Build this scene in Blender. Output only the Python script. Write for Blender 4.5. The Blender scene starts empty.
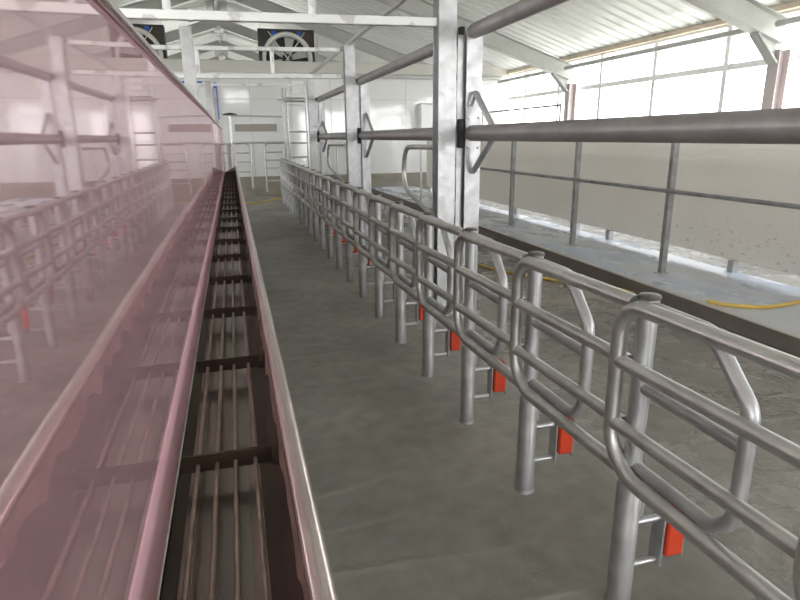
import bpy, math, random
from mathutils import Vector, Matrix
random.seed(7)
S = bpy.context.scene
COL = S.collection
PI = math.pi

# ------------------------------------------------------------------ helpers
class MB:
    def __init__(s): s.v = []; s.f = []; s.sm = []
    def add(s, vs, fs, smooth=False):
        n = len(s.v); s.v += [tuple(p) for p in vs]
        s.f += [tuple(i + n for i in f) for f in fs]; s.sm += [smooth] * len(fs)
        return s
    def box(s, x0, x1, y0, y1, z0, z1, b=0.0):
        if x0 > x1: x0, x1 = x1, x0
        if y0 > y1: y0, y1 = y1, y0
        if z0 > z1: z0, z1 = z1, z0
        b = min(b, (x1-x0)*.45, (y1-y0)*.45, (z1-z0)*.45)
        if b <= 0:
            vs = [(x, y, z) for z in (z0, z1) for y in (y0, y1) for x in (x0, x1)]
            return s.add(vs, [(0, 2, 3, 1), (4, 5, 7, 6), (0, 1, 5, 4), (2, 6, 7, 3), (0, 4, 6, 2), (1, 3, 7, 5)])
        lv = []
        for z, i in ((z0, b), (z0+b, 0), (z1-b, 0), (z1, b)):
            a0, a1, c0, c1 = x0+i, x1-i, y0+i, y1-i
            q = b if i == 0 else 0
            lv.append([(a0+q, c0, z), (a1-q, c0, z), (a1, c0+q, z), (a1, c1-q, z), (a1-q, c1, z), (a0+q, c1, z), (a0, c1-q, z), (a0, c0+q, z)])
        vs = sum(lv, []); fs = [tuple(range(7, -1, -1)), tuple(range(24, 32))]
        for k in range(3):
            for j in range(8):
                fs.append((k*8+j, k*8+(j+1) % 8, k*8+8+(j+1) % 8, k*8+8+j))
        return s.add(vs, fs)
    def tube(s, pts, r, n=12, caps=True, cyc=False, hollow=False):
        P = [Vector(p) for p in pts]
        m = len(P)
        T = []
        for i in range(m):
            if cyc: t = (P[(i+1) % m]-P[i]).normalized() + (P[i]-P[i-1]).normalized()
            elif i == 0: t = P[1]-P[0]
            elif i == m-1: t = P[-1]-P[-2]
            else: t = (P[i+1]-P[i]).normalized() + (P[i]-P[i-1]).normalized()
            T.append(t.normalized())
        up = Vector((0, 0, 1)) if abs(T[0].z) < .9 else Vector((1, 0, 0))
        u = (up - T[0]*up.dot(T[0])).normalized()
        vs = []; rr = r if hasattr(r, '__len__') else [r]*m
        for i in range(m):
            u = (u - T[i]*u.dot(T[i])).normalized(); w = T[i].cross(u)
            for j in range(n):
                a = 2*PI*j/n
                vs.append(P[i] + (u*math.cos(a) + w*math.sin(a))*rr[i])
        fs = []
        for i in range(m if cyc else m-1):
            a, b = i*n, ((i+1) % m)*n
            for j in range(n):
                fs.append((a+j, a+(j+1) % n, b+(j+1) % n, b+j))
        s.add(vs, fs, True)
        if caps and not cyc:
            s.add(vs[:n], [tuple(range(n-1, -1, -1))]); s.add(vs[-n:], [tuple(range(n))])
        return s
    def cyl(s, c, r, z0, z1, n=20):
        return s.tube([(c[0], c[1], z0), (c[0], c[1], z1)], r, n)
    def lathe(s, prof, c=(0, 0, 0), n=24, axis='z'):
        vs = []; fs = []
        for (r, z) in prof:
            for j in range(n):
                a = 2*PI*j/n; x, y = r*math.cos(a), r*math.sin(a)
                vs.append((c[0]+x, c[1]+y, c[2]+z) if axis == 'z' else (c[0]+x, c[1]+z, c[2]+y))
        for i in range(len(prof)-1):
            for j in range(n):
                q = (i*n+j, i*n+(j+1) % n, (i+1)*n+(j+1) % n, (i+1)*n+j)
                fs.append(q if axis == 'z' else q[::-1])
        return s.add(vs, fs, True)
    def prism(s, poly, fn, d0, d1):
        """poly: 2D outline (ccw); fn(u,v,d) -> point"""
        n = len(poly)
        vs = [fn(u, v, d0) for u, v in poly] + [fn(u, v, d1) for u, v in poly]
        fs = [tuple(range(n-1, -1, -1)), tuple(range(n, 2*n))] + [(i, (i+1) % n, n+(i+1) % n, n+i) for i in range(n)]
        return s.add(vs, fs)
    def sheet(s, prof, y0, y1, ny=1, smooth=False):
        """open profile (x,z) extruded along y"""
        n = len(prof); vs = []; fs = []
        for k in range(ny+1):
            y = y0+(y1-y0)*k/ny
            vs += [(x, y, z) for x, z in prof]
        for k in range(ny):
            for i in range(n-1):
                fs.append((k*n+i, k*n+i+1, (k+1)*n+i+1, (k+1)*n+i))
        return s.add(vs, fs, smooth)
    def build(s, name, mat, parent=None, loc=None, fix=True):
        me = bpy.data.meshes.new(name); me.from_pydata(s.v, [], s.f); me.update()
        me.polygons.foreach_set('use_smooth', s.sm)
        if fix:
            import bmesh
            bm = bmesh.new(); bm.from_mesh(me)
            bmesh.ops.recalc_face_normals(bm, faces=bm.faces); bm.to_mesh(me); bm.free()
        me.materials.append(mat)
        o = bpy.data.objects.new(name, me); COL.objects.link(o)
        if parent: o.parent = parent
        if loc: o.location = loc
        return o

def fillet(pts, rad, n=6):
    """round the inner corners of an open polyline"""
    P = [Vector(p) for p in pts]; out = [P[0]]
    for i in range(1, len(P)-1):
        r = rad[i-1] if hasattr(rad, '__len__') else rad
        a = (P[i-1]-P[i]); b = (P[i+1]-P[i]); la, lb = a.length, b.length
        a.normalize(); b.normalize()
        ang = a.angle(b)
        if r <= 0 or ang > PI-.02: out.append(P[i]); continue
        d = min(r/math.tan(ang/2), la*.49 if i > 1 else la*.95, lb*.49 if i < len(P)-2 else lb*.95)
        rr = d*math.tan(ang/2)
        bis = (a+b).normalized(); c = P[i]+bis*(rr/math.sin(ang/2))
        s0 = P[i]+a*d-c; s1 = P[i]+b*d-c
        tot = s0.angle(s1)
        for k in range(n+1):
            t = k/n
            out.append(c + (s0*math.sin((1-t)*tot) + s1*math.sin(t*tot))/math.sin(tot))
    out.append(P[-1]); return out

def tag(o, label=None, cat=None, group=None, kind=None):
    if label: o['label'] = label
    if cat: o['category'] = cat
    if group: o['group'] = group
    if kind: o['kind'] = kind
    return o
def thing(name, label, cat, loc=(0, 0, 0), group=None):
    o = bpy.data.objects.new(name, None); COL.objects.link(o); o.location = loc
    o.empty_display_size = .1
    return tag(o, label, cat, group)
def struct(o): o['kind'] = 'structure'; return o
def kids(o): return [c for c in bpy.data.objects if c.parent == o]
def dup(o, loc, label=None, parent=None):
    c = o.copy(); COL.objects.link(c)
    if parent is None: c.location = loc
    else: c.parent = parent
    if label: c['label'] = label
    for ch in kids(o): dup(ch, None, None, c)
    return c
ORD = ['first', 'second', 'third', 'fourth', 'fifth', 'sixth', 'seventh', 'eighth', 'ninth', 'tenth', 'eleventh', 'twelfth', 'thirteenth',
       'fourteenth', 'fifteenth', 'sixteenth', 'seventeenth', 'eighteenth', 'nineteenth', 'twentieth', 'twenty-first', 'twenty-second',
       'twenty-third', 'twenty-fourth', 'twenty-fifth', 'twenty-sixth', 'twenty-seventh', 'twenty-eighth']

# ------------------------------------------------------------------ materials
def mat(name, col, rough=.5, metal=0.0, noise=None, bump=None, spec=.5, rnoise=None):
    """noise=(scale, colour2, contrast lo, hi)  bump=(scale, strength, dist)  rnoise=(scale, rough2)"""
    m = bpy.data.materials.new(name); m.use_nodes = True
    N = m.node_tree.nodes; L = m.node_tree.links; b = N['Principled BSDF']
    b.inputs['Base Color'].default_value = (*col, 1); b.inputs['Roughness'].default_value = rough
    b.inputs['Metallic'].default_value = metal; b.inputs['Specular IOR Level'].default_value = spec
    tc = N.new('ShaderNodeTexCoord')
    def nz(scale, detail=4, vec=None):
        n = N.new('ShaderNodeTexNoise'); n.inputs['Scale'].default_value = scale; n.inputs['Detail'].default_value = detail
        L.new(vec or tc.outputs['Object'], n.inputs['Vector']); return n
    if noise:
        n = nz(noise[0]); r = N.new('ShaderNodeMapRange')
        r.inputs['From Min'].default_value = noise[2]; r.inputs['From Max'].default_value = noise[3]
        L.new(n.outputs['Fac'], r.inputs['Value'])
        mx = N.new('ShaderNodeMix'); mx.data_type = 'RGBA'
        mx.inputs['A'].default_value = (*col, 1); mx.inputs['B'].default_value = (*noise[1], 1)
        L.new(r.outputs['Result'], mx.inputs['Factor']); L.new(mx.outputs['Result'], b.inputs['Base Color'])
    if rnoise:
        n = nz(rnoise[0]); r = N.new('ShaderNodeMapRange')
        r.inputs['From Min'].default_value = .35; r.inputs['From Max'].default_value = .65
        r.inputs['To Min'].default_value = rough; r.inputs['To Max'].default_value = rnoise[1]
        L.new(n.outputs['Fac'], r.inputs['Value']); L.new(r.outputs['Result'], b.inputs['Roughness'])
    if bump:
        n = nz(bump[0]); bp = N.new('ShaderNodeBump'); bp.inputs['Strength'].default_value = bump[1]; bp.inputs['Distance'].default_value = bump[2]
        L.new(n.outputs['Fac'], bp.inputs['Height']); L.new(bp.outputs['Normal'], b.inputs['Normal'])
    m['n'] = name
    return m

M = {}
M['galv'] = mat('galvanized_tube', (.66, .645, .635), .36, .78, (14, (.53, .515, .505), .35, .7), (60, .04, .01))
M['galv_light'] = mat('bright_galvanized', (.51, .515, .525), .34, .7, (11, (.40, .405, .415), .4, .7), (50, .08, .01), rnoise=(15, .46))
M['galv_dark'] = mat('dull_pipe', (.36, .33, .33), .45, .6, (6, (.29, .26, .26), .35, .7), (30, .1, .01))
M['beam'] = mat('galvanized_beam', (.70, .70, .70), .4, .35, (5, (.50, .49, .475), .56, .60), (40, .05, .01))
M['sleeve'] = mat('grey_post_sleeve', (.42, .42, .425), .5, .6, (9, (.31, .30, .295), .4, .7), (40, .1, .01))
M['cap'] = mat('dark_plastic_cap', (.10, .085, .08), .45)
M['black'] = mat('black_rubber', (.018, .016, .017), .6)
M['red'] = mat('orange_red_plastic', (.60, .05, .012), .38)
M['stain'] = mat('brown_stainless', (.27, .245, .21), .24, .8, (7, (.22, .19, .165), .35, .7), (25, .03, .01))
M['rod'] = mat('grate_rod_steel', (.40, .335, .265), .42, .6, (20, (.28, .23, .18), .4, .7))
M['bar'] = mat('rusty_flat_bar', (.06, .038, .025), .7, 0, (16, (.035, .022, .016), .35, .7))
M['flange'] = mat('pink_film', (.72, .44, .50), .55, 0, (5, (.67, .39, .45), .35, .7))
M['rim'] = mat('rim_steel', (.66, .58, .55), .26, .85, (8, (.56, .47, .45), .35, .7), (30, .04, .01))
M['filmedge'] = mat('torn_pink_film', (.36, .23, .20), .5, .2, (14, (.27, .185, .155), .4, .65))
M['white_panel'] = mat('white_wall_panel', (.78, .78, .78), .06, 0, (1.2, (.76, .76, .75), .3, .7), (1.5, .02, .05), spec=.8)
M['cream'] = mat('cream_panel', (.60, .585, .55), .4)
M['paint_grey'] = mat('grey_painted_steel', (.47, .475, .46), .42, 0, (3, (.42, .425, .41), .35, .7))
M['col_grey'] = mat('primed_column', (.52, .46, .46), .5)
M['timber'] = mat('eaves_timber', (.66, .57, .46), .7, 0, (9, (.56, .46, .36), .35, .7))
M['frame_white'] = mat('white_window_frame', (.84, .84, .84), .35)
M['yellow'] = mat('yellow_hose', (.66, .46, .10), .4)
M['blue'] = mat('blue_film', (.02, .11, .55), .4)
M['dark'] = mat('dark_fan_housing', (.022, .024, .03), .5, 0, (4, (.05, .035, .02), .45, .65))
M['fan_ring'] = mat('pale_fan_ring', (.66, .65, .62), .4)
M['lamp_white'] = mat('white_lamp_plastic', (.85, .86, .86), .3)
M['duct'] = mat('grey_duct', (.50, .50, .49), .45)
M['brown_band'] = mat('brown_grey_panel', (.34, .30, .27), .55)
M['kick'] = mat('dirty_concrete_kick', (.24, .225, .20), .7, 0, (2.5, (.33, .29, .225), .4, .65))
M['curb'] = mat('curb_face', (.26, .225, .205), .5, .25, (3, (.20, .17, .15), .35, .7))
M['curbtop'] = mat('curb_top', (.68, .67, .66), .3, .6)
M['ground'] = mat('outside_ground', (.55, .54, .5), .9, 0, (.6, (.45, .45, .38), .4, .6))

def node_mat(name):
    m = bpy.data.materials.new(name); m.use_nodes = True
    return m, m.node_tree.nodes, m.node_tree.links, m.node_tree.nodes['Principled BSDF']
def nnode(N, t, **k):
    n = N.new(t)
    for a, v in k.items():
        if hasattr(n, a): setattr(n, a, v)
        else: n.inputs[a.replace('_', ' ')].default_value = v
    return n

# concrete parlour floor: trowel arcs, damp darker patches, wet sheen in places
def floor_mat():
    m, N, L, b = node_mat('trowelled_concrete')
    tc = N.new('ShaderNodeTexCoord')
    big = nnode(N, 'ShaderNodeTexNoise', Scale=.9, Detail=5.0); L.new(tc.outputs['Object'], big.inputs['Vector'])
    fine = nnode(N, 'ShaderNodeTexNoise', Scale=9.0, Detail=6.0); L.new(tc.outputs['Object'], fine.inputs['Vector'])
    cr = N.new('ShaderNodeValToRGB'); e = cr.color_ramp.elements
    e[0].position = .33; e[0].color = (.215, .202, .182, 1); e[1].position = .66; e[1].color = (.345, .328, .300, 1)
    L.new(big.outputs['Fac'], cr.inputs['Fac'])
    mx = nnode(N, 'ShaderNodeMix', data_type='RGBA', blend_type='OVERLAY'); mx.inputs['Factor'].default_value = .35
    L.new(cr.outputs['Color'], mx.inputs['A']); L.new(fine.outputs['Fac'], mx.inputs['B'])
    # trowel swirls
    wv = nnode(N, 'ShaderNodeTexWave', wave_type='RINGS', Scale=1.1, Distortion=7.0, Detail=1.0); wv.inputs['Detail Scale'].default_value = .55
    L.new(tc.outputs['Object'], wv.inputs['Vector'])
    pw = nnode(N, 'ShaderNodeMath', operation='POWER'); pw.inputs[1].default_value = 16.0; L.new(wv.outputs['Fac'], pw.inputs[0])
    pm = nnode(N, 'ShaderNodeTexNoise', Scale=.7, Detail=1.0); L.new(tc.outputs['Object'], pm.inputs['Vector'])
    pr = nnode(N, 'ShaderNodeMapRange'); pr.inputs['From Min'].default_value = .42; pr.inputs['From Max'].default_value = .56
    L.new(pm.outputs['Fac'], pr.inputs['Value'])
    ml = nnode(N, 'ShaderNodeMath', operation='MULTIPLY'); L.new(pw.outputs[0], ml.inputs[0]); L.new(pr.outputs[0], ml.inputs[1])
    mx2 = nnode(N, 'ShaderNodeMix', data_type='RGBA'); mx2.inputs['B'].default_value = (.32, .31, .28, 1)
    sc = nnode(N, 'ShaderNodeMath', operation='MULTIPLY'); sc.inputs[1].default_value = .75; L.new(ml.outputs[0], sc.inputs[0])
    L.new(sc.outputs[0], mx2.inputs['Factor']); L.new(mx.outputs['Result'], mx2.inputs['A'])
    L.new(mx2.outputs['Result'], b.inputs['Base Color'])
    # wetness: near the lane beyond the stalls
    sx = N.new('ShaderNodeSeparateXYZ'); L.new(tc.outputs['Object'], sx.inputs[0])
    gx = nnode(N, 'ShaderNodeMapRange'); gx.inputs['From Min'].default_value = 1.0; gx.inputs['From Max'].default_value = 2.0
    L.new(sx.outputs['X'], gx.inputs['Value'])
    wn = nnode(N, 'ShaderNodeTexNoise', Scale=1.6, Detail=6.0, Roughness=.65); L.new(tc.outputs['Object'], wn.inputs['Vector'])
    wr = nnode(N, 'ShaderNodeMapRange'); wr.inputs['From Min'].default_value = .42; wr.inputs['From Max'].default_value = .54
    L.new(wn.outputs['Fac'], wr.inputs['Value'])
    wm = nnode(N, 'ShaderNodeMath', operation='MULTIPLY'); L.new(gx.outputs[0], wm.inputs[0]); L.new(wr.outputs[0], wm.inputs[1])
    ro = nnode(N, 'ShaderNodeMapRange'); ro.inputs['To Min'].default_value = .58; ro.inputs['To Max'].default_value = .12
    L.new(wm.outputs[0], ro.inputs['Value']); L.new(ro.outputs[0], b.inputs['Roughness'])
    sp = nnode(N, 'ShaderNodeTexNoise', Scale=42.0, Detail=5.0); L.new(tc.outputs['Object'], sp.inputs['Vector'])
    hs = nnode(N, 'ShaderNodeMath', operation='ADD')
    h1 = nnode(N, 'ShaderNodeMath', operation='MULTIPLY'); h1.inputs[1].default_value = .6; L.new(sp.outputs['Fac'], h1.inputs[0])
    wb = nnode(N, 'ShaderNodeMath', operation='MULTIPLY_ADD'); wb.inputs[1].default_value = 1.4; wb.inputs[2].default_value = .6
    L.new(wm.outputs[0], wb.inputs[0]); L.new(wb.outputs[0], h1.inputs[1])
    L.new(h1.outputs[0], hs.inputs[0]); L.new(ml.outputs[0], hs.inputs[1])
    bp = nnode(N, 'ShaderNodeBump', Strength=.45, Distance=.012); L.new(hs.outputs[0], bp.inputs['Height']); L.new(bp.outputs['Normal'], b.inputs['Normal'])
    return m
M['floor'] = floor_mat()

def wet_floor():
    m, N, L, b = node_mat('wet_concrete_sky_tint')
    tc = N.new('ShaderNodeTexCoord')
    mp = N.new('ShaderNodeMapping'); mp.inputs['Scale'].default_value = (1.6, .8, 1); L.new(tc.outputs['Object'], mp.inputs['Vector'])
    n = nnode(N, 'ShaderNodeTexNoise', Scale=1.3, Detail=7.0, Roughness=.62); L.new(mp.outputs['Vector'], n.inputs['Vector'])
    cr = N.new('ShaderNodeValToRGB'); e = cr.color_ramp.elements
    e[0].position = .36; e[0].color = (.54, .62, .78, 1); e[1].position = .62; e[1].color = (.72, .735, .76, 1)  # blue of the reflected sky is put into the base colour
    L.new(n.outputs['Fac'], cr.inputs['Fac']); L.new(cr.outputs['Color'], b.inputs['Base Color'])
    r = nnode(N, 'ShaderNodeMapRange'); r.inputs['From Min'].default_value = .4; r.inputs['From Max'].default_value = .6
    r.inputs['To Min'].default_value = .12; r.inputs['To Max'].default_value = .5
    L.new(n.outputs['Fac'], r.inputs['Value']); L.new(r.outputs[0], b.inputs['Roughness'])
    f = nnode(N, 'ShaderNodeTexNoise', Scale=30.0, Detail=4.0); L.new(tc.outputs['Object'], f.inputs['Vector'])
    bp = nnode(N, 'ShaderNodeBump', Strength=.15, Distance=.01); L.new(f.outputs['Fac'], bp.inputs['Height']); L.new(bp.outputs['Normal'], b.inputs['Normal'])
    return m
M['wet'] = wet_floor()

def mirror_panel():
    m, N, L, b = node_mat('pink_film_over_polished_steel')
    N.remove(b)
    tc = N.new('ShaderNodeTexCoord')
    n = nnode(N, 'ShaderNodeTexNoise', Scale=2.0, Detail=3.0); L.new(tc.outputs['Object'], n.inputs['Vector'])
    cr = N.new('ShaderNodeValToRGB'); e = cr.color_ramp.elements
    e[0].position = .3; e[0].color = (.93, .56, .63, 1); e[1].position = .7; e[1].color = (.96, .61, .68, 1)
    L.new(n.outputs['Fac'], cr.inputs['Fac'])
    d = N.new('ShaderNodeBsdfDiffuse'); L.new(cr.outputs['Color'], d.inputs['Color'])
    g = N.new('ShaderNodeBsdfGlossy'); g.inputs['Color'].default_value = (.86, .775, .795, 1); g.inputs['Roughness'].default_value = .034
    x = N.new('ShaderNodeMixShader'); x.inputs[0].default_value = .21
    L.new(g.outputs[0], x.inputs[1]); L.new(d.outputs[0], x.inputs[2]); L.new(x.outputs[0], N['Material Output'].inputs['Surface'])
    mp = N.new('ShaderNodeMapping'); mp.inputs['Scale'].default_value = (1, .55, 1.3); L.new(tc.outputs['Object'], mp.inputs['Vector'])
    w = nnode(N, 'ShaderNodeTexNoise', Scale=2.2, Detail=2.0); L.new(mp.outputs['Vector'], w.inputs['Vector'])
    bp = nnode(N, 'ShaderNodeBump', Strength=.035, Distance=.03); L.new(w.outputs['Fac'], bp.inputs['Height']); L.new(bp.outputs['Normal'], g.inputs['Normal'])
    return m
M['mirror'] = mirror_panel()

def sheet_mat():
    m, N, L, b = node_mat('hung_plastic_sheet')
    tc = N.new('ShaderNodeTexCoord')
    n = nnode(N, 'ShaderNodeTexNoise', Scale=.8, Detail=4.0); L.new(tc.outputs['Object'], n.inputs['Vector'])
    cr = N.new('ShaderNodeValToRGB'); e = cr.color_ramp.elements
    e[0].position = .3; e[0].color = (.76, .735, .70, 1); e[1].position = .7; e[1].color = (.83, .81, .775, 1)
    L.new(n.outputs['Fac'], cr.inputs['Fac'])
    # splashed mud spots low down
    mp = N.new('ShaderNodeMapping'); mp.inputs['Scale'].default_value = (1, 7, 14); L.new(tc.outputs['Object'], mp.inputs['Vector'])
    s = nnode(N, 'ShaderNodeTexNoise', Scale=1.6, Detail=3.0); L.new(mp.outputs['Vector'], s.inputs['Vector'])
    r = nnode(N, 'ShaderNodeMapRange'); r.inputs['From Min'].default_value = .60; r.inputs['From Max'].default_value = .68
    L.new(s.outputs['Fac'], r.inputs['Value'])
    sx = N.new('ShaderNodeSeparateXYZ'); L.new(tc.outputs['Object'], sx.inputs[0])
    zr = nnode(N, 'ShaderNodeMapRange'); zr.inputs['From Min'].default_value = .62; zr.inputs['From Max'].default_value = .42
    L.new(sx.outputs['Z'], zr.inputs['Value'])
    yr = nnode(N, 'ShaderNodeMapRange'); yr.inputs['From Min'].default_value = 6.6; yr.inputs['From Max'].default_value = 5.6
    L.new(sx.outputs['Y'], yr.inputs['Value'])
    a = nnode(N, 'ShaderNodeMath', operation='MULTIPLY'); L.new(zr.outputs[0], a.inputs[0]); L.new(yr.outputs[0], a.inputs[1])
    c = nnode(N, 'ShaderNodeMath', operation='MULTIPLY'); L.new(a.outputs[0], c.inputs[0]); L.new(r.outputs[0], c.inputs[1])
    mx = nnode(N, 'ShaderNodeMix', data_type='RGBA'); mx.inputs['B'].default_value = (.42, .40, .38, 1)
    L.new(c.outputs[0], mx.inputs['Factor']); L.new(cr.outputs['Color'], mx.inputs['A']); L.new(mx.outputs['Result'], b.inputs['Base Color'])
    b.inputs['Roughness'].default_value = .5
    tr = N.new('ShaderNodeBsdfTranslucent'); tr.inputs['Color'].default_value = (.80, .77, .72, 1)
    xs = N.new('ShaderNodeMixShader'); xs.inputs[0].default_value = .36
    L.new(b.outputs[0], xs.inputs[1]); L.new(tr.outputs[0], xs.inputs[2]); L.new(xs.outputs[0], N['Material Output'].inputs['Surface'])
    w = nnode(N, 'ShaderNodeTexWave', bands_direction='Z', Scale=9.0, Distortion=.3); L.new(tc.outputs['Object'], w.inputs['Vector'])
    bp = nnode(N, 'ShaderNodeBump', Strength=.12, Distance=.01); L.new(w.outputs['Fac'], bp.inputs['Height']); L.new(bp.outputs['Normal'], b.inputs['Normal'])
    return m
M['sheet'] = sheet_mat()

def roof_mat():
    m, N, L, b = node_mat('white_corrugated_roof_sheet')
    tc = N.new('ShaderNodeTexCoord')
    mp = N.new('ShaderNodeMapping'); mp.inputs['Scale'].default_value = (.25, 1.0, 1); L.new(tc.outputs['Object'], mp.inputs['Vector'])
    n = nnode(N, 'ShaderNodeTexNoise', Scale=.9, Detail=3.0); L.new(mp.outputs['Vector'], n.inputs['Vector'])
    cr = N.new('ShaderNodeValToRGB'); e = cr.color_ramp.elements
    e[0].position = .35; e[0].color = (.68, .69, .67, 1); e[1].position = .65; e[1].color = (.74, .75, .735, 1)
    L.new(n.outputs['Fac'], cr.inputs['Fac']); L.new(cr.outputs['Color'], b.inputs['Base Color'])
    b.inputs['Roughness'].default_value = .34
    return m
M['roof'] = roof_mat()

def glass_mat():
    m = bpy.data.materials.new('window_glass'); m.use_nodes = True
    N = m.node_tree.nodes; L = m.node_tree.links; N.remove(N['Principled BSDF'])
    t = N.new('ShaderNodeBsdfTransparent'); t.inputs['Color'].default_value = (.95, .96, .96, 1)
    g = N.new('ShaderNodeBsdfGlossy'); g.inputs['Roughness'].default_value = .03
    x = N.new('ShaderNodeMixShader'); x.inputs[0].default_value = .05; L.new(t.outputs[0], x.inputs[1]); L.new(g.outputs[0], x.inputs[2])
    L.new(x.outputs[0], N['Material Output'].inputs['Surface'])
    return m
M['glass'] = glass_mat()

# ------------------------------------------------------------------ camera (solved from the fence posts and vanishing points)
R = ((.964337, -.264480, -.010358), None, None)
def cam_axes(yaw, pitch, roll):
    fw = Vector((math.sin(yaw)*math.cos(pitch), math.cos(yaw)*math.cos(pitch), -math.sin(pitch)))
    r = Vector((math.cos(yaw), -math.sin(yaw), 0)); u = r.cross(fw)
    c, s = math.cos(roll), math.sin(roll)
    return r*c + u*s, u*c - r*s, fw
CAM_H = 1.55425
r_, u_, f_ = cam_axes(.266911, .269033, -.0107425)
cd = bpy.data.cameras.new('camera'); co = bpy.data.objects.new('camera', cd); COL.objects.link(co)
cd.sensor_width = 36; cd.lens = 591.9/800*36; cd.clip_start = .02; cd.clip_end = 300
mw = Matrix.Identity(4)
for i in range(3):
    mw[i][0] = r_[i]; mw[i][1] = u_[i]; mw[i][2] = -f_[i]
mw.translation = Vector((0, 0, CAM_H)); co.matrix_world = mw
S.camera = co

# ------------------------------------------------------------------ the building
XR, XL, XC = 8.25, -8.45, -.1       # side walls, ridge line
Y0, YB, YE = -6.0, 17.4, 38.0       # open front, partition behind the stalls, far gable
def roof_z(x): return 6.15 - .33*abs(x-XC)

struct(MB().box(-.42, 3.8, Y0, YB, -.15, 0).build('floor', M['floor']))
struct(MB().box(XL, -2.5, Y0, YB, -.15, 0).build('floor_platform', M['floor']))
struct(MB().box(-2.5, -.42, Y0, YB, -1.05, -.95).build('floor_pit', M['floor']))
struct(MB().box(3.86, 5.10, Y0, YB, -.15, .13).build('floor_lane', M['wet']))
struct(MB().box(5.10, XR, Y0, YB, -.15, .13).build('floor_lane_darkened', M['floor']))  # lane floor continued in darker concrete so window light burns out less
struct(MB().box(XL, XR, YB+.12, YE, -.15, 0).build('floor_yard', M['floor']))
w = MB().box(-.54, -.42, Y0, YB, -.95, -.001); w.box(-2.5, -2.38, Y0, YB, -.95, -.001)
struct(w.build('wall_pit', M['kick']))
g = MB().box(-90, 90, -90, 120, -.4, -.25); struct(tag(g.build('ground', M['ground']), kind='structure'))

# roof: two slopes of ribbed sheet
for side, x1 in (('right', XR+.5), ('left', XL-.5)):
    mb = MB(); prof = []
    y = Y0-.5; pitch = .32
    while y < YE+.5:
        prof += [(y, 0), (y+.20, 0), (y+.225, .03), (y+.295, .03)]; y += pitch
    vs = []
    for (yy, dz) in prof:
        vs += [(XC, yy, roof_z(XC)+dz), (x1, yy, roof_z(x1)+dz)]
    fs = [(2*i, 2*i+2, 2*i+3, 2*i+1) for i in range(len(prof)-1)]
    struct(mb.add(vs, fs).build('ceiling_'+side, M['roof']))
# ridge strip
mb = MB()
for s in (-1, 1):
    mb.add([(XC, Y0, 6.13), (XC+s*.34, Y0, 6.13-.33*.34), (XC+s*.34, YE, 6.13-.33*.34), (XC, YE, 6.13)], [(0, 1, 2, 3)])
mb.box(XC-.06, XC+.06, Y0, YE, 5.93, 6.05)
struct(mb.build('trim_1', M['duct']))

# side walls: solid below, a run of windows above
SILL, TRANS, HEAD = 1.75, 2.64, 3.35
def side_wall(name, xo, sgn):
    a, b = (xo, xo+sgn*.14)
    mb = MB().box(a, b, Y0, YE, -.2, SILL).box(a, b, Y0, YE, HEAD, roof_z(xo)+.02)
    struct(mb.build(name, M['white_panel']))
side_wall('wall_right', XR, 1); side_wall('wall_left', XL, -1)
mb = MB().box(XR-.10, XR+.02, Y0, YE, 3.33, 3.415, .005)
struct(mb.build('trim_2', M['timber']))
WW = 1.85
proto = {}
def window(idx, xo, sgn, y):
    key = sgn
    x0, x1 = xo+sgn*.02, xo+sgn*.09
    if key in proto:
        p = proto[key]; c = p.copy(); COL.objects.link(c); c.name = 'window_%d' % idx; c.location = (0, y, 0)
        for ch in kids(p): d = ch.copy(); COL.objects.link(d); d.parent = c
        return
    mb = MB()
    mb.box(x0, x1, 0, .05, SILL, HEAD, .004).box(x0, x1, WW-.05, WW, SILL, HEAD, .004)
    mb.box(x0, x1, .05, WW-.05, SILL, SILL+.06, .004).box(x0, x1, .05, WW-.05, HEAD-.06, HEAD, .004).box(x0, x1, .05, WW-.05, TRANS-.05, TRANS+.05, .004)
    o = mb.build('window_%d' % idx, M['frame_white']); struct(o); o.location = (0, y, 0)
    xm = (x0+x1)/2
    for z0, z1 in ((SILL+.06, TRANS-.05), (TRANS+.05, HEAD-.06)):
        MB().box(xm-.003, xm+.003, .05, WW-.05, z0, z1).build('pane', M['glass'], o)
    proto[key] = o
i = 1; y = Y0+.16
while y+WW <= YE:
    window(i, XR, 1, y); i += 1; window(i, XL, -1, y); i += 1; y += WW

# front gable, its doorways and window added for light and wall glare; far gable
def gable(name, y, open_x=None, open_z=0):
    def poly(a, b, z0):
        return [(a, z0), (b, z0), (b, roof_z(b))] + ([(XC, roof_z(XC))] if a < XC < b else []) + [(a, roof_z(a))]
    mb = MB(); fn = lambda u, v, d: (u, d, v)
    if open_x:
        mb.prism(poly(XL, open_x[0], -.2), fn, y, y+.12); mb.prism(poly(open_x[1], XR, -.2), fn, y, y+.12)
        mb.prism(poly(open_x[0], open_x[1], open_z), fn, y, y+.12)
    else: mb.prism(poly(XL, XR, -.2), fn, y, y+.12)
    struct(mb.build(name, M['white_panel']))
mb = MB(); fn = lambda u, v, d: (u, d, v)
def gp(a, b, z0, z1=None):
    if z1 is not None: mb.prism([(a, z0), (b, z0), (b, z1), (a, z1)], fn, Y0-.12, Y0); return
    mid = [(XC, roof_z(XC))] if a < XC < b else []
    mb.prism([(a, z0), (b, z0), (b, roof_z(b))] + mid + [(a, roof_z(a))], fn, Y0-.12, Y0)
gp(XL, -6.5, -.2); gp(-6.5, -1.0, 3.2); gp(-1.0, -.25, -.2); gp(-.25, 1.4, -.2, 3.4); gp(-.25, 1.4, 4.5); gp(1.4, 4.5, -.2); gp(4.5, 7.8, 3.2); gp(7.8, XR, -.2)
struct(mb.build('wall_front', M['white_panel']))
mb = MB()
for x in (-.25, .55, 1.34): mb.box(x, x+.06, Y0-.09, Y0-.03, 3.4, 4.5)
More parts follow.
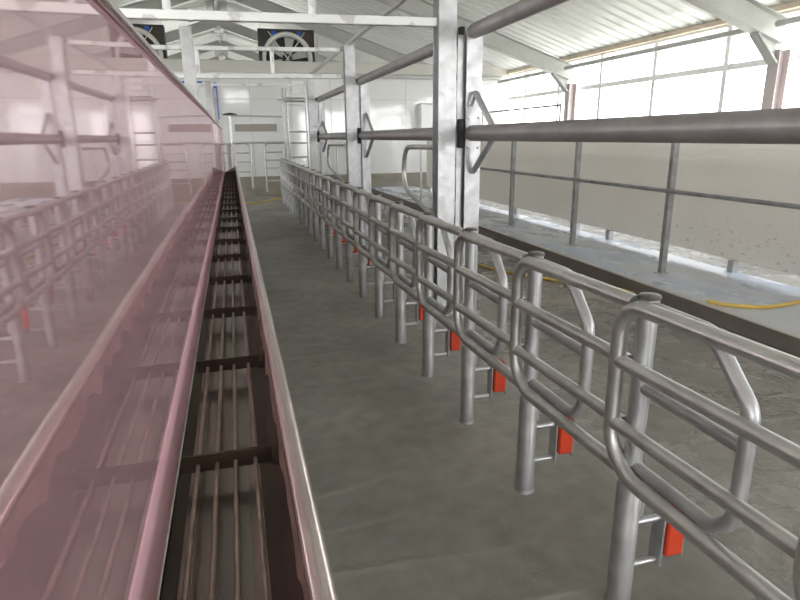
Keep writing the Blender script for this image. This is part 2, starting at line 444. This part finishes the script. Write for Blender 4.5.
for z in (3.4, 3.92, 4.44): mb.box(-.25, 1.4, Y0-.09, Y0-.03, z, z+.06)
o = struct(mb.build('window_60', M['frame_white']))  # unseen window added so its glare shows on the back wall
MB().box(-.2, 1.35, Y0-.062, Y0-.058, 3.45, 4.45).build('pane', M['glass'], o)
gable('wall_gable', YE, (-2.6, 2.4), 3.6)

# partition behind the stalls
mb = MB()
mb.box(XL, XR, YB, YB+.1, .52, 3.26)
x = XL
struct(mb.build('wall_back', M['white_panel']))
mb = MB()
x = XL+.25
while x < XR:
    mb.box(x-.006, x+.006, YB-.006, YB, .52, 3.26); x += 1.1
mb.box(XL, XR, YB-.006, YB, 2.58, 2.592)
struct(mb.build('trim_3', M['duct']))
struct(MB().box(XL, XR, YB-.03, YB+.12, 3.26, 3.56, .01).build('trim_4', M['cream']))
struct(MB().box(XL, XR, YB-.14, YB+.1, 0, .52, .01).build('baseboard_back', M['kick']))
mb = MB().tube([(2.6, YB-.12, 3.2), (XR-.32, YB-.12, 3.2)], .06, 10)
tag(mb.build('duct_pipe', M['duct']), 'grey pipe running flat along the top of the white back wall', 'pipe')

# portal frames
def I_beam(mb, a, b, up, w, d, tf=.014, tw=.01):
    """I-section from a to b; up = depth direction (towards top flange)"""
    a, b = Vector(a), Vector(b); t = (b-a).normalized(); up = Vector(up); up = (up-t*up.dot(t)).normalized(); sd = t.cross(up)
    def blk(u0, u1, v0, v1):
        vs = [p+sd*u+up*v for p in (a, b) for u, v in ((u0, v0), (u1, v0), (u1, v1), (u0, v1))]
        mb.add(vs, [(3, 2, 1, 0), (4, 5, 6, 7), (0, 1, 5, 4), (1, 2, 6, 5), (2, 3, 7, 6), (3, 0, 4, 7)])
    blk(-w/2, w/2, -d/2, -d/2+tf); blk(-w/2, w/2, d/2-tf, d/2); blk(-tw/2, tw/2, -d/2+tf, d/2-tf)
    return mb
def frame(y, label):
    t = thing('portal_frame', label, 'steel frame', (XC, y, 0), 'roof frames along the shed')
    for s, xo in ((1, XR), (-1, XL)):
        xe = xo-s*.16-XC
        mb = MB(); I_beam(mb, (0, 0, 5.69), (xe, 0, 5.69-.33*abs(xe)), (0, 0, 1), .2, .34); mb.build('rafter', M['paint_grey'], t)
        mb = MB(); I_beam(mb, (xe-s*.0, 0, .13 if s > 0 else 0), (xe-s*.0, 0, 2.76), (1, 0, 0), .2, .2); mb.build('column', M['col_grey'], t)
        mb = MB(); zr = 5.69-.17-.33*abs(xe-s*.11)-.01
        mb.prism([(0, 0), (-.44, .145), (-.38, .06), (0, -.28)][::-1], lambda u, v, d: (xe-s*.11+s*u, d, zr+v), -.02, .02)
        I_beam(mb, (xe-s*.11, 0, zr-.28), (xe-s*.52, 0, zr+.13), (s, 0, 1), .18, .03, .012, .01)
        mb.build('haunch', M['paint_grey'], t)
    return t
FY = [1.8, 7.72, 13.6, 19.2, 24.6, 30.0, 35.4]
FL = ['steel roof frame above the camera side of the stalls', 'grey roof frame whose knee brace shows big against the bright windows',
      'grey roof frame second from the camera, its column ending above the railing', 'roof frame just beyond the white back wall',
      'second roof frame beyond the white back wall', 'third roof frame beyond the white back wall', 'roof frame farthest down the shed']
FL[6] = 'last roof frame before the end gable'
for k, y in enumerate(FY[1:]): frame(y, FL[k+1])

# pipe along the windows (curtain roller) and lamps under the ridge
for k, (a, b, lb) in enumerate(((1.9, 7.60, 'before the first window bay'), (7.84, 13.48, 'between the two roof columns'), (13.72, YB-.15, 'next to the back wall corner'))):
    t = thing('roller_pipe', 'grey curtain roller pipe high across the side windows '+lb, 'pipe', (XR-.42, a, 3.09), 'roller pipes across the side windows')
    MB().tube([(0, .01, 0), (0, b-a-.01, 0)], .045, 12).build('tube', M['paint_grey'], t)
    MB().box(-.05, .05, 0, .012, -.07, .07, .002).build('end_plate', M['galv'], t)
def lamp(y, z, label):
    t = thing('ridge_lamp', label, 'lamp', (XC+.02, y, z), 'lamps hanging under the ridge')
    MB().cyl((0, 0), .012, .15, 5.93-z, 8).build('rod', M['duct'], t)
    MB().lathe([(.0, .16), (.05, .15), (.07, .10), (.13, .06), (.15, .0), (.13, -.06), (.07, -.10), (0, -.105)], n=20).build('lamp_body', M['lamp_white'], t)
lamp(16.4, 5.05+.0, 'white domed lamp hanging from the ridge above the top crossbeam')
lamp(22.0, 4.98, 'white domed lamp hanging from the ridge between the two upper crossbeams')
lamp(29.0, 5.0, 'white domed lamp hanging from the ridge just below the second crossbeam')

# ------------------------------------------------------------------ feed fence: posts with neck loops, and rail panels between them
XF, PY1, PP = 1.163, 1.44, .70
NF = 20
post = thing('fence_post', 'x', 'fence post', (XF, PY1, 0), 'galvanized posts of the stall fence')
MB().tube([(0, 0, .40), (0, 0, 1.085)], .030, 18).build('upright', M['galv_light'], post)
sl = MB().lathe([(.040, 0), (.040, .455), (.0305, .462)], n=20).lathe([(.045, 0), (.043, .008), (.040, .014)], n=20)
sl.build('sleeve', M['sleeve'], post)
MB().lathe([(.0305, 1.083), (.0335, 1.084), (.0335, 1.091), (.031, 1.095), (0, 1.096)], n=20).build('cap', M['cap'], post)
pts = fillet([(0, 0, 1.058), (0, -.255, 1.058), (.0, -.405, .905), (0, -.405, .538), (0, 0, .532)], [.08, .07, .10], 7)
lp = MB().tube(pts, .0215, 12).build('neck_loop', M['galv_light'], post)
MB().tube([(0, -.02, .802), (0, -.395, .802)], .019, 10).build('loop_bar', M['galv_light'], lp)
br = thing('lock_bracket', None, None); br.parent = post
bm_ = MB(); bm_.tube([(.02, 0, .308), (.132, 0, .308)], .013, 8).tube([(.02, 0, .142), (.146, 0, .142)], .012, 8).box(.128, .136, -.030, .030, .130, .322, .002)
bm_.box(.214, .220, -.028, .04, .150, .33, .002).box(.136, .216, .034, .04, .150, .33, .002)
bo = bm_.build('bracket_frame', M['galv_light'], post)
bpy.data.objects.remove(br)
ob = MB().box(.144, .212, -.036, .030, .168, .328, .006).box(.152, .203, -.028, .02, .328, .348, .005)
o = ob.build('lock_block', M['red'], post); o['label'] = 'orange red plastic block'
MB().tube([(.032, -.02, .35), (.032, -.02, .50)], .013, 10).build('hinge_tube', M['galv'], post)

# rail panel: local origin at its post base; runs towards -y to the next post
pan_ = thing('rail_panel', 'x', 'rail panel', (XF, PY1, 0), 'rounded rail panels of the stall fence')
xa, ya, xb, yb = -.046, .062, -.020, -PP+.036
def lerp(y): return xa + (xb-xa)*(y-ya)/(yb-ya)
fp = fillet([(lerp(yb), yb, 1.062), (lerp(ya), ya, 1.062), (lerp(ya), ya, .505), (lerp(yb), yb, .505)], [.105, .15], 8)
MB().tube(fp, .0245, 14).build('frame_tube', M['galv'], pan_)
MB().tube([(lerp(ya-.01), ya-.01, .872), (lerp(yb), yb, .872)], .0225, 12).build('rail', M['galv'], pan_)
MB().tube([(lerp(ya-.01), ya-.01, .662), (lerp(yb), yb, .662)], .0225, 12).build('rail', M['galv'], pan_)
for k in range(-1, NF):
    y = PY1+PP*k
    n = ORD[k+1]
    pl = 'dark-capped fence post with orange block, %s along the fence from the camera end' % n
    rl = 'rounded tube rail panel of the stall fence, %s from the camera end' % n
    if k == -1:
        post.location.y = pan_.location.y = y; post['label'] = pl; pan_['label'] = rl
    else:
        dup(post, (XF, y, 0), pl)
        dup(pan_, (XF, y, 0), rl)

# end plate of the fence
mb = MB().box(1.10, 1.22, 14.98, 15.02, 0, 1.05, .006)
tag(mb.build('fence_end_plate', M['galv_light']), 'flat galvanized plate standing at the far end of the stall fence', 'plate')

# ------------------------------------------------------------------ columns, crossbeams and the two long pipes
CY = [4.8, 9.2, 13.6]
CW = ['beside the third fence bay, tallest in view', 'in the middle of the stall row', 'at the gate end of the stall row']
def hsec(mb, x0, x1, y0, y1, z0, z1, t=.012):
    mb.box(x0, x1, y0, y0+t, z0, z1); mb.box(x0, x1, y1-t, y1, z0, z1)
    xm = (x0+x1)/2; mb.box(xm-.006, xm+.006, y0+t, y1-t, z0, z1)
for k, y in enumerate(CY):
    top = 2.86
    t = thing('steel_column', 'galvanized steel column carrying the crossbeams '+CW[k], 'column', (1.73+(0, .06, .045)[k], y, 0), 'columns behind the stall fence')
    mb = MB(); hsec(mb, -.075, .075, 0, .15, .012, top); mb.build('shaft', M['galv_light'], t)
    MB().box(-.11, .11, -.04, .19, 0, .012, .002).build('base_plate', M['galv_light'], t)
    t = thing('pipe_column', 'shorter bolted column holding the two long pipes '+['beside the tallest column', 'at the middle of the stall row', 'by the far gate'][k],
              'column', (1.955+(0, .045, .03)[k], y, 0), 'columns holding the long pipes')
    mb = MB().box(-.068, .068, -.02, -.008, .012, 2.41).box(-.068, .068, .138, .15, .012, 2.41).box(-.128, -.068, .03, .042, .012, 2.40).box(.05, .06, -.008, .138, .012, 2.41)
    mb.build('shaft', M['galv_light'], t)
    MB().box(-.10, .10, -.06, .19, 0, .012, .002).build('base_plate', M['galv_light'], t)
    mb = MB().box(-.124, -.072, -.01, .029, 1.46, 1.69, .006).box(-.124, -.085, -.01, .029, 2.34, 2.395, .004)
    mb.build('rubber_block', M['black'], t)
    for zz in (1.70, 1.46):
        for xx in (-.045, .045):
            MB().lathe([(0, -.012), (.010, -.012), (.011, 0)], (xx, -.02, zz), 6, 'y').build('bolt', M['galv'], t)
    mb = MB().tube(fillet([(-.03, -.02, 1.80), (-.005, -.06, 1.90), (.045, -.38, 1.577), (-.005, -.06, 1.27), (-.01, -.02, 1.27)], [.02, .03, .02], 4), .025, 10)
    mb.build('bent_brace', M['galv_light'], t)
# pipes, one length per bay
ys = [-2.0]+CY
PN = ['nearest the camera', 'between the first and second columns', 'between the second and third columns']
PN[0] = 'reaching over the lane out of the picture'
for k in range(3):
    a = ys[k]+(.155 if k else 0); b = ys[k+1]-.025
    for z, r, nm in ((1.577, .0635, 'chest-high'), (2.362, .058, 'upper')):
        mb = MB().tube([(1.945, a, z), (1.945, b, z)], r, 24)
        tag(mb.build('long_pipe', M['galv_dark']), 'dull grey %s pipe along the stalls %s' % (nm, PN[k]), 'pipe', 'long pipes behind the stalls')
# crossbeams
BN = ['closest to the camera', 'at the second column', 'at the third column']
BN[0] = 'at the tallest column'
for k, y in enumerate(CY):
    for z0, z1, nm in ((2.375, 2.44, 'lower'), (2.745, 2.80, 'upper')):
        if k == 2 and nm == 'lower': continue
        mb = MB().box(-.20, 1.652, y+.03, y+.09, z0-(.13 if k == 2 else 0), z1-(.13 if k == 2 else 0), .004); mb.box(-4.2, -.205, y+.03, y+.09, z0-(.13 if k == 2 else 0), z1-(.13 if k == 2 else 0), .004)
        if k < 2: mb.box(-.215, -.19, y+.025, y+.095, z0-.004, z1+.004)
        mb.v = [(x, yy, z+.02+.011*(x-1.65)) for x, yy, z in mb.v]
        tag(mb.build('cross_beam', M['beam']), '%s white galvanized crossbeam over the stalls %s' % (nm, BN[k]), 'beam', 'crossbeams over the stalls')
    if k < 2:
        for x, sd in ((-.36, 'above the splash panel'), (.668, 'above the stall floor')):
            tag(MB().tube([(x, y+.06, 2.455+.011*(x-1.65)), (x, y+.06, 2.77+.011*(x-1.65))], .03, 14).build('beam_strut', M['beam']),
                'short upright strut between crossbeams %s %s' % (sd, BN[k]), 'strut', 'struts between the crossbeams')
    t = thing('panel_post', 'grey steel post behind the splash panel '+BN[k], 'post', (-.248, y, 0), 'posts behind the splash panel')
    MB().box(-.042, .042, .035, .085, .01, 2.375-.042+(0 if k < 2 else .24), .003).build('shaft', M['sleeve'], t)
    MB().box(-.07, .075, 0, .12, 0, .01).build('base_plate', M['galv_light'], t)
tag(MB().tube([(1.79, -1.5, 2.885), (1.79, 14.2, 2.885)], .032, 12).build('top_rail_pipe', M['galv']),
    'thin grey pipe resting along the tops of the columns', 'pipe')

# bent guard loops behind columns
def guard(y, zt, label, s):
    t = thing('guard_loop', label, 'guard rail', (1.70, y, 0), 'bent guard loops behind the columns')
    p = fillet([(0, 0, zt), (0, 1.0*s, zt-.01), (0, 1.09*s, 1.06), (0, .12*s, .86), (0, 0, .86)], [.19, .2, .08], 8)
    MB().tube(p, .023, 12).build('loop_tube', M['galv'], t)
    MB().tube([(0, .46*s, .93), (0, .46*s, zt)], .011, 8).build('upright_bar', M['galv'], t)
guard(4.96, 1.465, 'bent tube guard loop behind the tallest column', 1)
guard(9.36, 1.44, 'bent tube guard loop behind the middle column', 1.65)

# ------------------------------------------------------------------ splash panel, gutter and grate
XP = -.15
ZP0, ZP1 = 1.062, 1.726
ends = [-.9, 2.0, 4.6, 7.2, 9.8, 13.1]
tilt = [.0, -.0022, .0018, -.0016, .0014]
px = XP
for k in range(5):
    a, b = ends[k]+.0015, ends[k+1]-.0015
    t = thing('splash_panel', 'polished splash panel under pink film, %s sheet from the camera end' % ORD[k], 'splash panel',
              (px, a, 0), 'pink filmed splash panels')
    mb = MB().box(-.012, 0, 0, b-a, ZP0, ZP1)
    s = mb.build('sheet', M['mirror'], t)
    MB().tube([(.007, 0, ZP1+.003), (.007, b-a, ZP1+.003)], .0075, 10).build('top_edge', M['rim'], t)
    MB().box(-.012, .0015, 0, b-a, .943, ZP0-.0005, .001).build('film_band', M['flange'], t)['label'] = 'matte pale pink lower band'
    t.rotation_euler.z = tilt[k]; px -= math.sin(tilt[k])*(b-a+.003)

GY0, GY1 = -.9, 11.9
gut = thing('gutter', 'long brown stainless gutter trough below the pink splash panel', 'gutter', (0, 0, 0))
prof = [(-.143, .942), (-.142, .92), (-.130, .903), (-.02, .90), (.004, .904), (.026, .93), (.036, .965), (.046, 1.045)]
inner = prof
outer = [(x+(.004 if x > -.05 else -.004 if x < -.1 else 0), z-.004) for x, z in prof][::-1]
mb = MB().sheet(inner, GY0, GY1, 1).sheet(outer, GY0, GY1, 1)
for yy in (GY0, GY1):
    mb.add([(x, yy, z) for x, z in prof], [tuple(range(len(prof)))])
mb.build('trough', M['stain'], gut)
mb = MB().tube([(.060, GY0, 1.046), (.060, GY1, 1.046)], .0165, 18); mb.build('rim', M['rim'], gut)
# ragged pink film left on the inside of the rim
mb = MB(); n = 260; vs = []; fs = []
for i in range(n+1):
    y = GY0+(GY1-GY0)*i/n
    d = .012+.006*math.sin(i*1.7)*math.sin(i*.37)+.004*random.random()
    vs += [(.0452, y, 1.046), (.0452-d*.125*3, y, 1.046-d*3)]
for i in range(n): fs.append((2*i, 2*i+1, 2*i+3, 2*i+2))
mb.add(vs, fs).build('film_strip', M['filmedge'], gut, fix=False)['label'] = 'torn pink film edge'
mb = MB().box(-.10, -.09, GY0, GY1, 0, .90); mb.build('skirt', M['stain'], gut)

gr = thing('gutter_grate', 'rod grate with flat crossbars lying in the gutter', 'grate', (0, 0, 0))
for x in (-.111, -.0755, -.041, -.003):
    MB().tube([(x, GY0+.02, .944), (x, GY1-.02, .944)], .0042, 8).build('rod', M['rod'], gr)
y = 1.09-.528*3
while y < GY1-.05:
    if y > GY0+.05:
        MB().box(-.141, .030, y-.003, y+.003, .930, .966, .001).build('crossbar', M['bar'], gr)
    y += .528

t = thing('gutter_end_post', 'grey square post at the far end of the gutter', 'post', (-.04, 12.6, 0))
MB().box(-.035, .035, -.035, .035, 0, 1.44, .006).build('shaft', M['duct'], t)
MB().box(-.06, .06, -.06, .06, 1.44, 1.47, .006).build('cap', M['galv'], t)

# ------------------------------------------------------------------ far gates
YG = 15.4
t = thing('gate_post_frame', 'tall double tube gate frame with rungs at the far end of the fence', 'gate frame', (1.3, YG, 0))
for x in (0, .095): MB().tube([(x, 0, 0), (x, 0, 2.72)], .026, 12).build('upright', M['galv_light'], t)
MB().tube([(.56, 0, .6), (.56, 0, 2.5)], .024, 12).build('upright', M['galv_light'], t)
for z in (1.70, 1.43, 1.09): MB().tube([(.095, 0, z), (.56, 0, z)], .02, 10).build('rung', M['galv'], t)
t = thing('air_cylinder', 'grey air cylinder with bracket mounted above the far gate', 'cylinder', (1.2, YG, 2.45))
MB().tube([(.15, -.06, 0), (.62, -.06, 0)], .06, 14).build('barrel', M['galv'], t)
MB().tube([(-.02, -.06, 0), (.15, -.06, 0)], .02, 10).build('piston_rod', M['galv_light'], t)
MB().box(.08, .70, -.02, .02, -.13, -.085, .004).build('bracket', M['galv'], t)
t = thing('control_box', 'white control box above the air cylinder by the far gate', 'box', (1.52, YG-.02, 2.62))
MB().box(0, .28, -.1, .05, 0, .26, .01).build('case', M['lamp_white'], t)
MB().tube([(.34, -.02, .26), (.30, -.04, .12), (.33, -.03, -.06)], .01, 8).build('cable', M['galv'], t)
t = thing('gate_hanger_post', 'slim post with a top bar carrying the far gates', 'post', (.03, YG, 0))
MB().tube([(0, 0, 0), (0, 0, 2.08)], .026, 12).build('upright', M['galv'], t)
MB().tube([(-.04, 0, 2.09), (1.23, 0, 2.06)], .018, 10).build('top_bar', M['galv'], t)
MB().lathe([(0, 2.10), (.16, 2.10), (.17, 2.12), (.04, 2.15), (0, 2.15)], n=16).build('pivot_disc', M['black'], t)
def leaf(x0, x1, zb, label, rails, up):
    t = thing('gate_leaf', label, 'gate', (x0, YG-.06, 0), 'tubular gate leaves at the far end')
    w_ = x1-x0
    MB().tube(fillet([(0, 0, 1.44), (w_, 0, 1.44), (w_, 0, zb)], .14*1, 6), .024, 12).build('bent_frame', M['galv'], t)
    for z in rails: MB().tube([(0, 0, z), (w_, 0, z)], .017, 10).build('rail', M['galv'], t)
    if up: MB().tube([(0, 0, zb), (0, 0, 1.44)], .02, 10).build('upright', M['galv'], t)
leaf(.09, .45, .36, 'tubular gate leaf beside the slim post at the end of the gutter', (1.21, 1.0, .76), True)
leaf(1.24, .79, .26, 'tubular gate leaf hinged at the tall double tube frame', (1.22, 1.03, .84, .53), True)
leaf(-.9, .0, .36, 'tubular gate leaf on the pit side behind the end of the splash panel', (1.21, 1.0, .76), True)
tag(MB().tube([(.03, YG-.1, 1.455), (1.26, YG-.1, 1.455)], .022, 12).build('gate_top_rail', M['galv']), 'straight rail across the tops of the far gate leaves', 'rail')

# ------------------------------------------------------------------ back wall fittings
t = struct(MB().box(-1.12, -.25, YB-.045, YB-.007, .52, 2.95, .006).build('door_1', M['frame_white']))
t2 = MB().box(-1.12, -.60, YB-.055, YB-.007, 2.93, 3.02).box(-.34, -.235, YB-.055, YB-.046, 2.05, 2.99)
struct(t2.build('door_frame', M['blue'], t))
t = thing('wall_ledge', 'long brown grey panel with white ledge fixed on the back wall', 'panel', (.14, YB-.006, 1.74))
MB().box(0, 1.12, -.05, -.002, 0, .19, .004).build('panel', M['brown_band'], t)
MB().box(.02, 1.05, -.12, -.002, .19, .24, .004).build('ledge', M['lamp_white'], t)
t = thing('wall_cabinet', 'white metal cabinet with dark top edge hanging on the back wall', 'cabinet', (5.36, YB-.006, 1.72))
MB().box(0, .8, -.28, -.002, 0, .73, .01).build('case', M['lamp_white'], t)
MB().box(.03, .77, -.295, -.28, .03, .64, .005).build('door', M['lamp_white'], t)
MB().box(-.01, .81, -.3, -.002, .73, .76, .003).build('top_edge', M['duct'], t)

# fans hanging beyond the back wall
def fan(x, label):
    t = thing('box_fan', label, 'fan', (x, 18.3, 2.95), 'square fans above the back wall')
    W = 1.56; c = W/2; rad = .66
    # housing: square frame with a round opening
    mb = MB(); n = 48
    def sq(a):
        cx, sx = math.cos(a), math.sin(a); k = c/max(abs(cx), abs(sx)); return cx*k, sx*k
    vs = []
    for d in (0, .38):
        for i in range(n):
            a = 2*PI*i/n; vs.append((c+sq(a)[0], d, c+sq(a)[1]))
        for i in range(n):
            a = 2*PI*i/n; vs.append((c+rad*math.cos(a), d, c+rad*math.sin(a)))
    fs = []
    for i in range(n):
        j = (i+1) % n
        fs += [(i, j, n+j, n+i), (2*n+i, 3*n+i, 3*n+j, 2*n+j), (i, 2*n+i, 2*n+j, j), (n+i, n+j, 3*n+j, 3*n+i)]
    mb.add(vs, fs).build('housing', M['dark'], t)
    MB().box(.02, W-.02, .36, .39, .02, W-.02).build('shutter', M['dark'], t)
    MB().lathe([(rad, 0), (rad+.05, -.05), (rad+.02, -.09), (rad-.06, -.06), (rad-.07, .1), (rad-.01, .2)], (c, 0, c), 40, 'y').build('inlet_ring', M['fan_ring'], t)
    MB().lathe([(0, -.02), (.12, -.02), (.14, .0), (.14, .16), (0, .18)], (c, .0, c), 20, 'y').build('motor', M['dark'], t)
    for i in range(6):
        a = 2*PI*i/6+.35; mb = MB()
        pr = []
        for q in range(5):
            rr = .13+q*.11; tw = .6-.09*q; hw = .07+.018*q
            for sgn in (-1, 1):
                ca, sa = math.cos(a), math.sin(a); u = sgn*hw
                pr.append((c+ca*rr-sa*u*math.cos(tw), .12+u*math.sin(tw), c+sa*rr+ca*u*math.cos(tw)))
        fb = [(2*q, 2*q+1, 2*q+3, 2*q+2) for q in range(4)]
        mb.add(pr, fb).add([(p[0], p[1]+.006, p[2]) for p in pr], fb)
        mb.build('blade', M['duct'], t)
    for a in (PI*.30, PI*.70, PI*1.3, PI*1.7):
        MB().tube([(c, -.06, c), (c+.86*math.cos(a), -.08, c+.86*math.sin(a))], .014, 8).build('strut', M['fan_ring'], t)
    for xx in (.42, W-.42):
        MB().box(xx-.06, xx+.06, -.05, -.005, W-.17, W-.05, .01).build('mount', M['blue'], t)
    for xx in (.08, W-.08):
        MB().tube([(xx, .2, W), (xx, .2, 5.45-2.95)], .006, 6).build('hanger_rod', M['duct'], t)
fan(.975, 'dark square box fan above the back wall on the stall side')
fan(-3.05, 'dark square box fan above the back wall half behind the pink panel edge')

# hanger rods from the roof
for k, (x, y, zb, lb) in enumerate(((1.72, 12.0, 2.9, 'beside the fan'), (4.65, 9.5, 3.65, 'before the far window bay'), (5.7, 7.2, 3.45, 'before the near window bay'))):
    tag(MB().tube([(x, y, zb), (x, y, roof_z(x))], .009, 6).build('hanger_rod', M['duct']), 'thin rod hanging from the roof sheet '+lb, 'rod', 'thin rods hanging from the roof')

# ------------------------------------------------------------------ lane on the right: curb, railing, hung sheet
t = thing('lane_curb', 'long low curb with dark face and bright top edge beside the wet lane', 'curb', (3.83, 0, 0))
MB().box(-.03, .03, Y0+.05, 9.55, 0, .132, .004).build('face', M['curb'], t)
MB().box(-.034, .034, Y0+.05, 9.56, .132, .142, .003).build('top_edge', M['curbtop'], t)
mb = MB().box(3.80, 3.86, 9.57, YB-.15, -.1, .13); struct(mb.build('trim_5', M['curb']))

t = thing('lane_railing', 'grey steel railing with a mid rail standing along the wet lane', 'railing', (4.3, 0, .13))
for y in (1.6, 3.35, 5.18, 6.95, 8.82, 10.7):
    p = MB().box(-.032, .032, y-.028, y+.028, .0, 1.46, .004).build('post', M['sleeve'], t)
    MB().box(-.06, .06, y-.055, y+.055, 0, .008).build('foot_plate', M['galv'], p)
MB().tube([(-.05, .5, .86), (-.05, 11.5, .87)], .021, 12).build('rail', M['sleeve'], t)
MB().tube([(0, .5, 1.47), (0, 11.5, 1.47)], .024, 12).build('rail', M['sleeve'], t)

t = thing('hung_sheet', 'long pale sheet screen hanging just above the wet lane floor', 'screen', (0, 0, 0))
t.location = (5.02, 0, .13)
mb = MB().box(0, .03, -2.0, 15.5, .13, 1.53, .003)
s = mb.build('sheet', M['sheet'], t); s.location.z = -.13+.0; t.location.z = .13
s.location = (0, 0, 0)
MB().tube([(.015, -2.0, 1.55), (.015, 15.5, 1.55)], .022, 10).build('top_rail', M['galv'], t)
for y in (-1.5, 1.0, 3.2, 5.0, 7.2, 8.05, 10.1, 12.6, 15.2):
    mb = MB().box(-.02, .06, y-.04, y+.04, 0, .127, .004); (mb.box(.032, .07, y-.03, y+.03, .12, 1.53) if y < 0 or y > 15 else None)
    mb.build('stub_post', M['galv_light'], t)
# thin rail frame beyond the sheet
t = thing('pen_rail', 'thin dark pen rail standing against the bright windows', 'railing', (6.6, 0, .13))
MB().tube([(0, 11.4, 2.02), (0, 15.6, 2.02)], .022, 8).build('rail', M['galv_dark'], t)
for y in (11.45, 15.5): MB().tube([(0, y, 0), (0, y, 2.02)], .02, 8).build('upright', M['galv_dark'], t)

# ------------------------------------------------------------------ hoses
def smooth(pts, n=8):
    P = [Vector(p) for p in pts]; out = []
    for i in range(len(P)-1):
        p0 = P[max(i-1, 0)]; p1 = P[i]; p2 = P[i+1]; p3 = P[min(i+2, len(P)-1)]
        for k in range(n):
            t = k/n
            out.append(.5*((2*p1)+(p2-p0)*t+(2*p0-5*p1+4*p2-p3)*t*t+(3*p1-p0-3*p2+p3)*t**3))
    out.append(P[-1]); return out
hz = .017
mb = MB().tube(smooth([(2.3, 10.8, hz), (2.50, 9.6, hz), (2.57, 8.5, hz), (2.64, 7.5, hz), (2.80, 6.8, hz), (3.05, 6.05, hz), (3.50, 5.45, hz), (3.70, 5.2, hz), (3.77, 4.9, hz)]), .0165, 10)
tag(mb.build('hose', M['yellow']), 'yellow hose lying on the floor behind the stall fence, ending at the curb', 'hose')
mb = MB().tube(smooth([(3.86, 4.05, .16), (3.93, 3.95, .150), (4.06, 3.85, .147), (4.25, 3.78, .147), (4.65, 3.84, .147), (4.9, 4.0, .147)]), .0165, 10)
tag(mb.build('hose', M['yellow']), 'yellow hose lying on the wet lane, its end on the curb', 'hose')
mb = MB().tube(smooth([(.10, 14.6, hz), (.22, 15.1, hz), (.45, 15.15, hz), (.75, 15.45, hz), (.95, 15.9, hz), (1.2, 16.0, hz), (1.6, 16.1, hz)]), .02, 10)
tag(mb.build('hose', M['yellow']), 'yellow hose lying on the floor under the far gates', 'hose')

# ------------------------------------------------------------------ light: overcast daylight through windows and open gables
W = bpy.data.worlds.new('sky'); S.world = W; W.use_nodes = True
N = W.node_tree.nodes; L = W.node_tree.links; bg = N['Background']
tc = N.new('ShaderNodeTexCoord'); sx = N.new('ShaderNodeSeparateXYZ'); L.new(tc.outputs['Generated'], sx.inputs[0])
cr = N.new('ShaderNodeValToRGB'); e = cr.color_ramp.elements
e[0].position = .45; e[0].color = (.87, .86, .86, 1); e[1].position = .9; e[1].color = (.90, .92, .96, 1)
mr = N.new('ShaderNodeMapRange'); mr.inputs['From Min'].default_value = -1; L.new(sx.outputs['Z'], mr.inputs['Value'])
L.new(mr.outputs[0], cr.inputs['Fac']); L.new(cr.outputs['Color'], bg.inputs['Color'])
bg.inputs['Strength'].default_value = 5.0
sd = bpy.data.lights.new('sun', 'SUN'); sd.energy = 4.0; sd.angle = math.radians(12); sd.color = (1, .95, .88)
so = bpy.data.objects.new('sun', sd); COL.objects.link(so); so.rotation_euler = (math.radians(28), math.radians(40), 0)
def portal(name, loc, rot, sx_, sy_):
    d = bpy.data.lights.new(name, 'AREA'); d.shape = 'RECTANGLE'; d.size = sx_; d.size_y = sy_; d.cycles.is_portal = True
    o = bpy.data.objects.new(name, d); COL.objects.link(o); o.location = loc; o.rotation_euler = rot
portal('portal_windows', (XR+.2, (Y0+YE)/2, (SILL+HEAD)/2), (0, PI/2, 0), HEAD-SILL, YE-Y0)
portal('portal_windows', (XL-.2, (Y0+YE)/2, (SILL+HEAD)/2), (0, -PI/2, 0), HEAD-SILL, YE-Y0)
portal('portal_gable', (0, Y0-.2, 1.9), (PI/2, 0, 0), 11, 4.2)
portal('portal_gable', (0, YE+.2, 1.7), (-PI/2, 0, 0), 5, 3.8)

S.cycles.use_denoising = True
S.cycles.max_bounces = 14; S.cycles.diffuse_bounces = 8; S.cycles.glossy_bounces = 6
S.cycles.caustics_reflective = True
S.cycles.sample_clamp_indirect = 8
vs_ = S.view_settings
vs_.view_transform = 'Standard'; vs_.look = 'None'; vs_.exposure = 1.22; vs_.gamma = 1; vs_.use_curve_mapping = False
